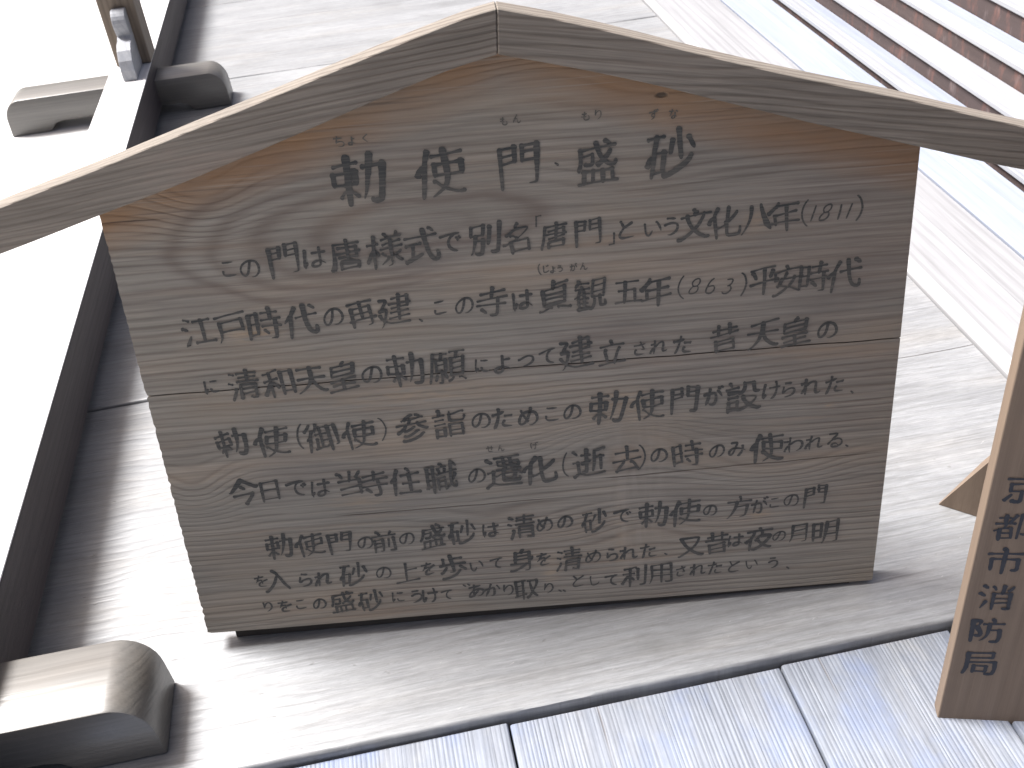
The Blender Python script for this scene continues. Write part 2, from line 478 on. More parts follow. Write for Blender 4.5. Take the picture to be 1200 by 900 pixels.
floor = empty('floor'); tag(floor, kind='structure')
edges = [0.791, 1.635, 2.490, 3.345, 4.196, 5.05, 5.90]
for i in range(len(edges) - 1):
    g = 0.0028 if i in (0,) else 0.0016
    o = link('floor_plank', worn_plank(-0.655, 1.020, edges[i] + (g if i else 0), edges[i + 1] - g, -0.055, 0.0,
                                       edge=0.0035 if i == 0 else 0.003, wob=0.0010, n=90, cup=0.001), floor_m, floor)
    recentre(o)
joist = link('floor_joist', box(-0.65, 2.4, 0.83, 5.88, -0.080, -0.060), under_m, floor)

lower = empty('lower_floor', (0, 0, 0)); tag(lower, kind='structure')
cuts = [-1.10, -0.71, -0.335, 0.0425, 0.4175, 0.6625, 1.03, 1.40, 1.77, 2.15]
ends = [0.7875, 0.7845, 0.7875, 0.785, 0.788, 0.785, 0.787, 0.785, 0.787]
for i in range(len(cuts) - 1):
    g = 0.0011
    o = link('floor_board', worn_plank(cuts[i] + g, cuts[i + 1] - g, -0.9, ends[i], -0.060, -0.0165 + random.uniform(-0.0010, 0.0010),
                                       edge=0.0025, wob=0.0007, n=50, ax=1), lower_m, lower)
    recentre(o)

sill = empty('sill', (0, 0, 0))
tag(sill, 'long low pale wooden sill of three parallel boards between the floor planks and the steps', 'sill')
def bar(name, pts, mat, parent, y0=-0.9, y1=7.0, bev=0.003):
    o = link(name, prism(pts, y0, y1, 'xz', bev), mat, parent)
    return recentre(o)
bar('board', [(1.023, -0.06), (1.150, -0.06), (1.150, 0.022), (1.040, 0.022), (1.023, 0.006)], sill_m, sill, bev=0.002)
bar('board', [(1.153, -0.06), (1.262, -0.06), (1.262, 0.004), (1.153, 0.004)], sill_m, sill)
bar('board', [(1.265, -0.06), (1.408, -0.06), (1.408, 0.014), (1.350, 0.014), (1.338, 0.008), (1.265, 0.008)], blue_m, sill, bev=0.002)
steps = empty('wooden_steps', (0, 0, 0))
tag(steps, 'low wooden steps with pale worn treads and dark reddish risers', 'steps')
sx = [1.4156, 1.5054, 1.5975, 1.697, 1.806, 1.925]
sz = [0.008, 0.036, 0.086, 0.141, 0.209, 0.280, 0.36]
for i in range(6):
    x1 = sx[i + 1] if i < 5 else 2.4
    bar('riser', [(sx[i] + 0.004, sz[i] - 0.05), (sx[i] + 0.022, sz[i] - 0.05), (sx[i] + 0.022, sz[i + 1] - 0.013), (sx[i] + 0.004, sz[i + 1] - 0.013)], riser_m, steps, bev=0.0)
    a, b = sx[i] - 0.003, x1 + 0.002
    m = (a + b) / 2
    bar('tread', [(a, sz[i + 1] - 0.012), (m, sz[i + 1] - 0.012), (m, sz[i + 1] + 0.001), (a, sz[i + 1] + 0.001)], tread_m, steps, bev=0.0018)
    bar('tread', [(m + 0.0015, sz[i + 1] - 0.012), (b, sz[i + 1] - 0.012), (b, sz[i + 1] - 0.003), (m + 0.0015, sz[i + 1] - 0.003)],
        blue_m if i % 2 == 0 else tread_m, steps, bev=0.0018)

# ------------------------------------------------------------------ low barrier at the edge of the glare-white sand
barrier = empty('wooden_barrier', (-0.66, 2.0, 0))
tag(barrier, 'dark timber barrier with long low rail and rounded feet, along the left edge', 'barrier')
def bpart(name, me, mat):
    o = link(name, me, mat)
    o.data.transform(Matrix.Translation((0.66, -2.0, 0)))
    o.parent = barrier
    return o
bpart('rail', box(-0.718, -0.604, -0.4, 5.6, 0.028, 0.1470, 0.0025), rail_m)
bpart('rail_sunlit_top', box(-0.720, -0.6045, -0.4, 5.6, 0.1472, 0.1505, 0.0012), sunlit_top_m)  # added pale strip that paints the sun's glare onto the rail top
def foot_outline():
    pts = [(-1.055, 0.0), (-0.955, 0.0), (-0.935, 0.006), (-0.922, 0.022), (-0.900, 0.028), (-0.55, 0.028),
           (-0.53, 0.022), (-0.515, 0.004), (-0.50, 0.0), (-0.400, 0.0)]
    for k in range(0, 9):
        a = rad(k * 90 / 8)
        pts.append((-0.452 + 0.050 * math.cos(a), 0.045 + 0.062 * math.sin(a)))
    for k in range(0, 9):
        a = rad(90 + k * 90 / 8)
        pts.append((-1.003 + 0.050 * math.cos(a), 0.045 + 0.062 * math.sin(a)))
    return pts
foot_me = prism(foot_outline(), -0.058, 0.058, 'xz', 0.004)
for p in foot_me.polygons: p.use_smooth = True
foot_me.set_sharp_from_angle(angle=rad(40))
foot_me.transform(Matrix.Translation((0.66, 0, 0)))
for y in (0.895, 3.165):
    f = link('foot', foot_me, foot_m, barrier)
    f.location = (0, y - 2.0, 0)
# the upright post rises from the far foot, with a slanting brace with a rounded head in front of it
for y in (3.195,):
    bpart('post', box(-0.703, -0.602, y - 0.055, y + 0.055, 0.1515, 0.95, 0.003), post_m)
    f = y - 0.0555
    br = [(f - 0.135, 0.1515), (f, 0.1515), (f, 0.318)]
    for k in range(0, 7):
        a = rad(k * 100 / 6)
        br.append((f - 0.018 - 0.034 * math.sin(a), 0.284 + 0.036 * math.cos(a)))
    br += [(f - 0.046, 0.262), (f - 0.040, 0.250), (f - 0.052, 0.243), (f - 0.080, 0.240), (f - 0.104, 0.228), (f - 0.124, 0.205), (f - 0.134, 0.180)]
    bpart('brace', prism(br, -0.668, -0.628, 'yz', 0.002), tread_m)  # pale tread timber paints a bright highlight onto the dark brace

# ------------------------------------------------------------------ brush lettering
# each character: its strokes, each stroke a run of x, y pairs on an 80-unit grid
GLYPHS = {
    '(': [[32,80,30,78,23,68,18,50,18,34,21,22,25,13,31,6]],
    ')': [[10,79,13,77,20,66,24,46,24,39,22,26,18,15,12,6]],
    '1': [[28,74,28,28]],
    '3': [[18,74,28,75,33,73,36,69,36,58,32,55,31,52],[31,52,38,44,38,36,35,31,29,27,21,27,16,29,14,33],[26,52,31,52]],
    '6': [[33,74,26,69,19,58,18,50,16,49,16,37,18,32,26,27,32,27,35,28,39,33,40,36,40,44,36,50,33,51,18,50]],
    '8': [[22,52,15,44,15,34,19,30,22,28,31,27,38,30,41,36,40,45,36,49,34,52],[22,52,34,52],[22,52,16,60,16,68,22,74,30,75,36,74,40,68,39,58,36,55,34,52]],
    '、': [[21,33,30,24]],
    '。': [[32,36,28,40,19,40,15,38,13,34,15,26,21,21,26,21,30,23,33,29,33,34,32,36]],
    '「': [[82,89,63,88,63,44]],
    '」': [[33,66,33,20,13,20]],
    'あ': [[22,75,41,75,69,77],[62,65,57,52,52,45,46,38,42,36],[42,84,39,58,40,40,43,28],[42,31,27,27,23,28,21,30,21,40,28,52,42,60,50,61,58,61,69,58,76,51,77,47,76,39,70,29,64,26,54,24]],
    'い': [[63,75,66,74,70,66,75,54,78,40],[22,76,22,55,24,42,27,34,30,30,33,28,37,27,41,29,47,39,47,45]],
    'う': [[26,60,43,65,54,65,64,61,68,56,69,51,67,41,59,32,48,26,40,24,33,26],[34,83,62,80]],
    'か': [[69,74,78,58,81,51],[18,66,49,68,56,66,57,64,58,61,58,46,55,31,51,26,39,26],[42,86,38,82,38,72,33,54,27,39,21,26]],
    'が': [[66,74,68,74,70,71,80,50],[77,89,79,88,82,82],[67,86,69,86,74,79],[38,84,36,71,32,56,25,36,20,26],[17,65,38,68,51,68,54,66,57,61,57,40,52,28,50,26,45,24,38,25,34,28]],
    'く': [[60,83,35,63,30,58,29,53,33,48,61,24]],
    'け': [[30,46,27,36,24,34],[63,84,65,84,66,69,66,53,64,39,60,30,54,25,52,24,48,24],[42,66,63,66,79,68],[24,82,20,49,21,38,22,35,24,34,24,27]],
    'げ': [[29,46,26,36,22,34],[71,85,73,84,75,78],[80,87,81,87,84,80],[63,82,64,46,63,39,57,27,50,22,46,22],[42,65,61,65,78,66],[27,84,22,81,20,55,20,43,21,36,22,34,23,26]],
    'こ': [[26,45,25,38,26,33,32,28,40,26,62,26,72,27],[30,77,31,76,66,76]],
    'さ': [[32,49,28,47,26,37,27,32,32,27,45,24,65,25],[24,70,45,70,73,74],[51,85,52,84,55,74,67,48,66,47,53,48]],
    'し': [[34,86,31,82,30,64,30,36,31,31,34,27,39,24,44,23,58,25,70,32,75,36,75,42]],
    'じ': [[30,82,29,36,31,28,34,26,43,22,57,24,68,30,74,36,74,40],[54,76,56,76,60,68],[66,80,70,72]],
    'ず': [[52,60,39,60,33,53,33,46,36,41,40,39,50,38],[74,88,76,87,79,81,80,81],[64,85,66,85,69,80],[50,38,49,38,50,38],[17,72,54,74,76,73],[52,83,52,60,54,50,54,45,53,41,50,38,52,37,51,34,44,26,36,22,31,24]],
    'せ': [[63,82,63,48,61,45,51,45],[32,80,31,42,34,30,39,27,47,26,69,27],[15,61,55,65,78,66]],
    'た': [[52,43,49,40,48,36,49,32,53,27,61,26,77,26],[54,60,74,60,76,59],[39,84,38,75,34,58,27,35,22,26,23,24],[19,71,33,70,54,74]],
    'ち': [[30,48,37,50,45,54,55,55,63,54,68,51,72,45,72,40,70,34,62,27,49,24,38,24],[19,73,36,72,68,75],[38,84,37,75,31,54,30,48,28,43]],
    'っ': [[24,54,28,54,44,60,57,61,67,58,71,54,72,51,72,44,71,39,63,31,52,27,42,26,39,27]],
    'て': [[56,76,54,72,47,66,43,58,42,46,44,38,52,30,63,26,67,26],[18,74,51,78,56,76,64,78,75,78]],
    'で': [[56,76,54,72,49,68,43,58,41,51,42,44,44,36,51,30,61,26,67,25,67,24],[66,63,70,56,72,55],[75,66,79,59],[18,74,50,77,54,77,56,76,63,78,75,78]],
    'と': [[31,81,41,60],[69,72,47,61,41,60,40,57,30,47,27,38,29,32,33,28,39,26,45,25,61,25,72,26]],
    'な': [[65,73,78,65],[40,85,39,76,34,65,21,39],[18,72,18,71,33,71,51,74],[60,60,60,29,59,27,54,23,45,23,40,25,37,29,37,34,38,36,45,40,56,40,70,35,76,30]],
    'に': [[44,42,44,33,50,29,60,27,76,28],[47,75,56,74,74,74],[30,45,27,36,23,34],[25,82,21,52,21,35,23,34,24,25]],
    'の': [[50,78,45,54,40,40,34,33,27,32,21,37,18,50,20,59,25,67,31,72,38,76,44,78,56,78,64,75,70,71,76,58,76,46,74,39,69,32,61,27,56,26,51,26,48,27]],
    'は': [[29,45,26,36,22,34],[42,68,69,68,78,69,81,72],[64,82,65,33,64,29,59,25,48,25,44,27,41,30,42,38,50,42,62,42,72,38,80,32],[24,82,20,53,20,39,21,35,22,34,22,25]],
    'み': [[72,62,72,51,66,36,56,25,52,23,48,24],[29,80,52,80,50,72,44,61,44,58,40,52,34,38,29,32,26,30,21,31,17,35,18,45,22,50,33,56,47,56,68,50,73,45,79,43,81,39]],
    'め': [[42,39,46,36],[27,78,29,68,34,56,39,45,42,44],[57,83,56,74,47,50,42,44,42,39,39,38,33,32,25,30,22,31,18,36,18,44,23,57,33,67,40,70,50,72,61,70,66,69,72,65,76,56,77,46,76,40,71,33,62,26,53,24,49,26]],
    'も': [[39,84,34,43,36,32,39,27,46,24,56,24,68,27,72,32,74,35,74,45,69,54,65,56],[18,53,22,51,38,50,54,51],[20,72,38,70,55,70]],
    'ょ': [[47,58,67,60],[47,71,48,27,45,23,43,22,34,22,30,24,27,27,27,34,30,36,34,38,45,38,55,35,68,27]],
    'よ': [[48,68,72,69],[47,84,48,45,49,42,48,29,45,25,36,23,27,25,22,30,22,36,26,40,34,43,46,43,65,35,72,29]],
    'ら': [[27,47,33,48,35,51,44,55,56,57,63,56,68,53,72,46,71,36,63,27,51,24,36,24,33,26],[37,83,48,80,61,78],[29,69,26,43]],
    'り': [[31,65,34,66,41,75,50,80,59,78,64,74,67,66,68,51,66,45,60,34,48,26,39,24],[31,84,28,67,31,65,28,59,28,46]],
    'る': [[30,80,60,80],[42,59,44,57,55,58,62,57,68,54,71,50,73,44,72,34,66,28,57,26,56,24,43,24,38,26,34,30,36,36,40,39,48,39,51,38,56,33,57,26],[60,80,58,75,42,62,42,59,30,51,22,44]],
    'れ': [[18,70,33,70],[31,52,27,51,16,36,16,33],[33,60,39,61,44,66,54,72,63,72,66,71,68,68,68,57,65,36,67,29,70,27,78,28,82,30,84,34],[34,84,33,60,31,52,32,24]],
    'わ': [[33,59,39,60,50,67,57,69,66,68,70,66,75,62,78,57,78,46,75,39,70,34,66,31,56,28],[18,70,33,70],[31,52,27,51,16,36,16,33],[34,84,33,59,31,52,32,24]],
    'を': [[20,75,50,75,63,77],[74,61,54,53,50,49,42,46,36,39,34,33,35,28,40,24,50,23,70,24],[41,84,40,78,36,71,36,69,31,62,31,58,20,48],[31,58,47,60,51,57,52,47,52,38]],
    'ん': [[31,51,45,55,50,53,52,50,53,30,56,26,60,24,66,25,73,29,77,35,80,42],[45,84,46,81,32,56,31,51,23,38,19,26]],
    '上': [[45,62,75,62],[45,86,45,25],[15,24,81,24]],
    '五': [[44,80,36,26],[21,80,75,80],[26,57,66,57,64,25],[16,25,80,25]],
    '京': [[48,48,48,26,47,21,37,20,32,22],[29,38,16,24],[68,37,78,24],[46,88,50,79],[48,48,26,48,26,66,69,66,70,65,70,48,48,48],[16,78,80,78]],
    '今': [[24,48,69,48,66,41,50,21],[44,67,51,61],[13,62,18,61,21,63,34,72,48,85,59,75,75,64,78,62,83,63]],
    '代': [[71,84,79,77],[13,57,21,65,26,67],[38,61,81,66],[55,87,57,57,60,44,64,32,70,24,78,22,81,24,82,27,82,34,81,37],[34,87,27,74,26,67,27,21]],
    '住': [[15,58,20,65,24,66],[54,89,57,87,60,80],[36,23,82,23],[59,72,59,23],[41,49,78,49],[39,72,81,72],[32,87,26,74,24,68,25,21]],
    '使': [[24,68,18,65,13,59,13,57],[58,49,39,50,39,66,80,66,80,50,58,49],[36,80,82,80],[37,43,39,43,47,34,54,29,70,22,78,21,82,22],[31,88,25,74,24,68,24,21],[58,87,58,52,57,39,54,33,50,28,39,22,36,21]],
    '入': [[48,66,45,63,42,53,35,39,24,27,17,22,15,23],[35,85,46,75,48,66,52,64,65,40,68,36,81,24,81,21]],
    '八': [[58,81,58,75,61,58,68,41,70,36,81,22],[35,80,34,66,30,48,22,32,15,23]],
    '再': [[23,55,72,55],[48,83,48,40],[23,21,23,69,72,70,72,24,70,21,60,21],[14,40,82,40],[17,84,79,84]],
    '別': [[58,78,58,40],[27,64,44,64,44,85,18,85,18,64,27,64],[78,86,78,24,75,21,66,20,63,22],[27,50,45,50,44,34,41,21,38,20,31,20,28,22],[27,64,27,50,24,38,20,27,15,22]],
    '利': [[58,78,58,41],[31,56,26,54,20,42,14,34,13,32],[31,52,39,50,46,42],[78,86,78,24,75,21,66,20,63,22],[15,65,46,65],[31,83,31,21],[16,81,31,83,44,87,48,86]],
    '前': [[34,81,37,81],[59,62,59,35],[68,88,64,82,63,76],[75,65,75,24,75,22,72,21,64,21,62,22],[20,50,44,50],[20,38,44,38],[20,21,20,63,44,63,44,24,42,21,34,21],[15,76,81,76],[27,89,29,88,32,85,34,81,34,76]],
    '勅': [[31,49,46,50,45,66,16,66,16,50,31,49],[15,79,46,79],[53,70,80,69,79,39,76,24,74,21,65,21,62,24],[31,87,31,21],[63,87,63,64,61,53,58,38,53,28],[21,33,26,40,31,43,36,42,45,34]],
    '化': [[34,42,39,42,46,46,52,47],[52,54,60,56,74,69,76,74],[27,68,21,66,16,60,15,56],[52,86,52,47,52,27,54,24,58,22,77,22,80,26,81,32,81,38],[34,87,28,75,27,70,27,21]],
    '去': [[27,27,28,25,33,25,70,28],[22,75,75,75],[48,88,48,54],[15,54,81,54],[57,45,61,44,65,39,69,33,70,28,74,26,76,22],[40,54,39,47,27,31,27,27,23,24]],
    '参': [[31,46,33,45,36,46,48,51,51,53,54,53],[61,62,62,57,70,50,80,44,83,45],[23,22,26,21,38,22,53,26,63,30,69,35,72,35],[36,62,34,57,28,51,17,44,15,44],[31,76,33,81,43,88,48,88],[28,35,31,34,37,34,52,40,59,44,63,44],[43,75,40,63],[57,85,59,85,64,82,67,78],[15,63,81,63],[26,75,28,76,43,75,64,76,67,78,72,76]],
    '又': [[25,82,27,74,34,58,46,42,56,34,66,27,78,22,81,22,83,24],[19,82,71,82,72,79,68,66,63,58,51,43,31,28,18,22,15,23]],
    '取': [[20,51,39,51],[66,36,69,36,73,29,80,23],[66,44,66,36],[66,36,64,36,60,30,52,22,51,22],[56,79,56,72,60,53,63,45,66,44],[20,68,39,68],[39,84,39,21],[20,85,20,33],[52,79,78,78,78,70,73,53,69,45,66,44],[15,32,46,37],[15,85,45,85]],
    '名': [[45,90,41,87,39,81],[31,24,73,24],[44,57,40,50],[29,66,34,66,40,61,44,57],[31,47,31,21],[14,45,19,44,38,50,42,48,72,48,73,47,73,21],[17,69,19,68,24,71,36,80,69,80,68,74,60,66,50,58,44,57]],
    '和': [[53,30,77,30],[53,24,53,81,77,81,77,25],[30,83,30,21],[15,65,44,65],[13,83,20,82,30,83,33,85,44,87],[13,32,13,34,19,41,25,54,30,56,37,53,44,45,44,42]],
    '唐': [[33,23,74,23],[33,70,74,70,74,49,33,48],[28,59,81,59],[80,81,21,81,20,42,16,27,14,22,15,20],[33,23,33,36,34,38,52,38,74,37,74,23],[52,88,53,85,52,38]],
    '夜': [[15,47,21,54,26,56],[15,80,80,80],[45,54,53,41,61,32,79,21,83,22],[52,65,76,65,76,60,74,54,68,44,55,30,40,22,38,21,33,22],[47,88,49,82,53,77,54,74,52,65],[31,80,32,72,27,62,26,56,26,21],[52,65,50,65,45,57,45,54,41,51]],
    '天': [[48,55,52,50,56,41,64,31,72,25,79,22,83,23],[20,82,76,82],[16,57,45,57,48,55,50,57,80,57],[47,82,48,55,45,51,42,43,37,36,28,28,17,22,15,22]],
    '安': [[18,22,21,21,27,22,38,27,46,32,48,34],[63,57,62,50,57,42,54,39,53,34],[45,88,48,80],[26,42,30,44],[35,57,30,44],[43,70,44,69,40,64,39,57],[18,69,18,79,48,80,77,79,77,69],[17,57,80,57],[30,44,31,42,46,36,48,34,53,34,56,32,75,22,76,23]],
    '寺': [[28,39,36,30],[22,79,75,79],[16,47,80,47],[62,62,62,24,59,21,49,21,46,23],[48,87,48,63],[15,63,81,63]],
    '局': [[22,57,77,57,77,38,75,24,72,21,62,21,60,22],[35,29,60,29,60,45,36,45,35,26],[23,69,72,69,72,84,24,84,22,47,20,39,15,24]],
    '市': [[22,30,22,60,74,60,74,33,71,30,63,30],[15,76,81,76],[44,88,46,88,49,81,48,74,48,21]],
    '平': [[25,73,27,72,31,60,32,59],[70,73,64,58],[48,82,48,21],[15,48,81,48],[20,82,76,82]],
    '年': [[28,39,28,60,75,60],[30,79,77,78],[52,78,52,21],[15,39,81,39],[31,88,30,79,27,78,24,73,16,64]],
    '建': [[17,48,21,39,25,37],[25,32,28,31,34,27,45,23,80,22],[16,84,30,83,29,78,22,66,21,61],[41,49,77,49],[38,38,80,38],[42,82,75,82,75,60,42,60],[57,88,57,31],[37,71,81,71],[16,60,21,61,29,61,31,59,28,44,25,37,25,32,22,31,20,26,15,22]],
    '式': [[32,55,32,27],[67,87,69,87,76,81],[16,73,81,73],[56,87,58,56,63,34,70,23,74,21,78,21,81,24,82,29,82,34,80,38],[16,24,19,24,50,31],[18,56,47,56]],
    '当': [[24,42,74,42],[74,84,66,70],[48,87,48,60],[18,85,24,82,29,71],[21,24,74,24],[22,60,74,60,74,21]],
    '御': [[13,52,18,57,21,58],[35,50,36,26],[27,89,25,88,21,82,13,75],[47,46,57,46],[75,32,80,33,81,36,81,82,66,82,66,20],[34,62,57,62],[47,80,47,28],[38,80,57,80],[32,25,42,26,47,28,57,28,61,32],[39,88,38,80,34,72,27,72,22,61,22,21]],
    '戸': [[16,83,80,83],[24,46,74,46],[15,22,20,30,23,39,25,69,73,69,74,42]],
    '文': [[50,81,53,80],[47,87,50,81],[50,81,48,79,48,74],[15,74,81,74],[28,74,28,69,34,57,42,46,51,37,63,28,74,24,77,22,84,24],[68,74,67,68,60,54,54,45,46,38,39,32,24,24,18,22,13,23]],
    '方': [[48,87,50,82,50,74],[38,56,71,56,70,39,68,26,63,21,51,21],[16,74,80,74],[39,74,38,56,33,41,26,29,17,22]],
    '日': [[25,55,71,55],[25,26,71,26],[25,22,25,82,71,82,71,22]],
    '明': [[17,63,38,63],[51,66,79,66],[50,46,79,46],[17,41,38,41,38,83,17,84,17,34],[38,21,44,27,45,31,51,48,51,84,78,85,79,24,78,22,76,21,67,21]],
    '昔': [[27,23,69,23],[27,37,69,37],[15,63,80,63],[20,78,76,78],[27,23,27,50,69,50,69,23],[34,88,34,63],[61,88,61,63]],
    '時': [[48,40,55,31],[16,60,34,60],[72,63,72,23,71,21,69,21,60,21],[44,79,78,79],[42,49,81,49],[61,88,61,63],[16,36,34,36,34,82,16,82,16,30],[41,63,82,63]],
    '月': [[27,65,70,65],[27,46,70,45],[17,24,22,33,27,46,27,84,70,84,70,24,68,21,55,21]],
    '様': [[39,26,54,34,55,37],[25,58,28,58,31,56,35,50,35,46],[44,48,50,41],[48,88,50,88,52,83,52,79],[80,48,70,39],[70,39,70,34,79,26,81,25,82,26],[62,42,70,39],[73,88,74,87,71,84,70,79],[25,58,21,55,17,44,13,38,13,34],[70,39,71,38,70,39],[40,57,82,57],[45,68,79,68],[15,71,35,71],[42,78,81,78],[26,88,25,58,26,56,26,20],[61,78,61,48,62,42,61,40,61,23,60,21,52,20]],
    '歩': [[48,79,73,79],[67,54,78,44,79,42],[20,22,24,21,36,22,50,27,58,33,66,43],[31,55,22,44,18,41,16,41],[27,81,27,63],[16,63,80,63],[48,88,48,40,47,39,45,38,37,39]],
    '江': [[58,80,58,26],[15,65,24,60],[20,86,21,86,30,81],[30,44,18,24,19,22],[41,80,77,80],[38,26,81,26]],
    '消': [[38,85,40,85,45,76],[41,38,76,38],[15,66,24,60],[19,87,27,82],[59,88,59,66],[41,51,76,51],[28,44,18,23],[78,85,74,76,71,74],[41,21,42,66,76,65,76,24,76,22,74,21,66,21,63,23]],
    '清': [[15,65,22,61],[39,32,74,32],[26,46,27,43,18,24,18,22],[39,43,74,43],[19,86,27,81],[36,82,78,82],[38,73,76,73],[57,88,57,63],[39,21,39,52,40,54,74,53,74,21,65,20,61,22],[33,63,81,63]],
    '用': [[48,82,48,22],[22,45,76,45],[23,64,76,64],[15,22,18,27,22,39,23,49,23,82,76,82,76,24,75,22,70,21,63,21,59,23]],
    '皇': [[51,90,46,87,46,82],[24,69,72,69],[48,46,48,22],[24,34,72,34],[46,82,24,81,24,58,25,57,72,58,72,81,46,82],[16,22,81,22],[21,46,75,46]],
    '盛': [[40,41,40,22],[56,41,56,22],[62,89,64,88,69,84,69,80],[21,68,41,68,40,54,38,52,30,52,28,53],[24,22,25,41,72,41,72,22],[15,22,81,22],[73,72,69,66,58,56,49,51],[51,88,54,73,59,60,63,56,69,50,77,49,81,53,81,56],[16,46,16,49,19,54,21,63,22,80,80,80]],
    '砂': [[75,75,81,59],[20,56,16,54,14,51,13,44],[50,74,45,55],[20,60,36,59,36,30,21,30],[62,88,62,44],[39,22,44,21,52,24,64,31,73,40,76,48],[15,84,38,84],[26,84,20,57,21,54,21,24]],
    '立': [[19,73,77,73],[33,65,31,60,35,46,37,34],[46,88,48,81,50,81],[16,24,81,24],[69,65,66,62,62,48,56,31,55,24]],
    '職': [[56,74,55,65],[42,74,44,71,44,65],[18,52,30,52],[74,84,75,84,80,75],[80,56,80,53,76,44,75,42,71,40],[42,32,58,32],[18,68,30,68],[45,88,49,87,50,81],[42,44,58,44],[39,65,80,65],[14,85,33,85],[30,85,30,20],[18,85,18,34],[40,80,59,80],[57,22,68,32,70,33],[14,33,16,33,18,34,28,35,31,37],[67,88,68,58,69,42,71,40,70,33,72,32,75,25,80,24,81,25,82,31,81,37],[42,26,42,54,57,55,58,32,58,28,61,26]],
    '観': [[52,72,78,72],[70,46,70,23,73,22,81,22,82,27,81,33],[52,59,78,59],[21,82,43,81],[15,69,44,69],[20,36,43,36],[20,46,43,46],[20,25,45,25,47,22,50,22,53,25,56,30,58,36,58,46],[34,63,35,60,34,26],[28,75,27,71,24,66,20,55,20,21],[58,46,78,46,77,85,52,84,52,46,58,46],[22,88,21,82,18,80,16,76],[13,50,15,51,23,56,44,56]],
    '設': [[18,65,37,65,39,62,44,62,50,69,52,77,52,85,70,85,72,65,74,64,81,64],[24,88,27,82],[15,75,39,75],[18,54,36,54],[18,21,18,43,36,43,36,25],[49,53,49,46,59,32,77,22,80,21,84,23],[44,53,75,53,75,47,68,37,55,26,45,21,39,22,36,25,18,25]],
    '詣': [[16,53,38,53],[18,64,35,64],[50,24,78,24],[48,76,56,77,75,83,78,82],[50,37,78,37],[24,87,27,82,26,75],[14,75,38,75],[50,20,50,50,78,50,78,24],[18,24,36,24,36,41,18,41,18,21],[48,87,48,68,51,62,77,61,81,64,81,71]],
    '貞': [[25,46,72,46],[47,82,79,82],[15,22,20,21,36,28,41,28],[56,27,61,27,76,21,81,21],[25,58,72,58],[47,71,25,70,25,35,26,34,71,34,72,70,47,71],[47,88,47,71]],
    '身': [[51,90,46,87,45,81],[27,69,67,69],[12,22,18,21,38,28,56,38,58,43],[78,60,73,52,68,51],[27,57,67,57],[27,44,28,81,66,81,68,51,67,25,64,21,52,21],[17,44,57,44,58,43,67,44]],
    '逝': [[17,85,24,76],[74,65,74,31],[16,23,21,27,25,29],[15,58,25,58,25,29],[25,29,30,28,36,24,44,22,72,22,82,23],[34,53,51,59],[33,74,51,74],[60,65,81,65],[43,88,43,36,42,33,36,32,34,33],[80,85,78,86,73,84,60,82,60,81,60,56,58,46,54,33]],
    '遷': [[25,30,33,26,45,22,81,22],[18,84,26,76],[15,57,25,57,25,30],[15,23,19,27,25,30],[63,85,63,67],[63,67,38,66,37,67,37,76,77,77,78,68,76,66,63,67],[34,58,80,58],[33,86,80,86],[50,85,50,69,52,63,51,58],[44,40,66,40,67,47,69,54,68,57],[46,58,45,53,44,50,44,34,45,32,72,31,75,32,76,36,75,38],[31,46,34,46,39,49,44,50,64,50,72,52,81,46]],
    '都': [[22,25,46,25],[22,38,46,38],[66,33,69,31,76,31,80,34,81,37,80,47,71,60,79,77,80,83,59,83,59,21],[14,65,50,65],[18,80,40,80,45,76],[22,48,22,21],[50,85,48,81,41,70,40,65],[13,46,15,46,17,48,22,48,22,51,28,52,45,51,46,25],[30,87,30,67,33,61,30,57,28,52]],
    '門': [[54,73,78,73],[18,73,41,73],[78,60,54,61,54,85,78,84,78,24,76,21,65,21],[18,60,41,61,41,84,18,85,18,20]],
    '防': [[52,57,76,57,75,34,72,22,70,21,61,21,58,22],[25,39,27,38,31,38,34,39,35,42,36,46,34,53,28,64,34,79,34,84,17,84,17,21],[41,75,81,75],[53,75,52,55,50,41,44,29,35,22],[57,89,60,88,61,82,61,75]],
    '願': [[50,21,51,21,55,23,60,28],[45,39,48,30],[27,60,45,60],[56,47,80,47],[27,38,24,27],[36,84,35,72],[36,47,36,21,35,20,30,20],[71,28,75,28,82,21],[56,60,80,60],[67,84,66,72],[66,72,80,71,79,34,56,35,56,72,66,72],[53,85,81,85],[45,85,18,85,18,50,16,36,13,22],[35,72,45,72,45,47,27,48,27,72,35,72]],
}
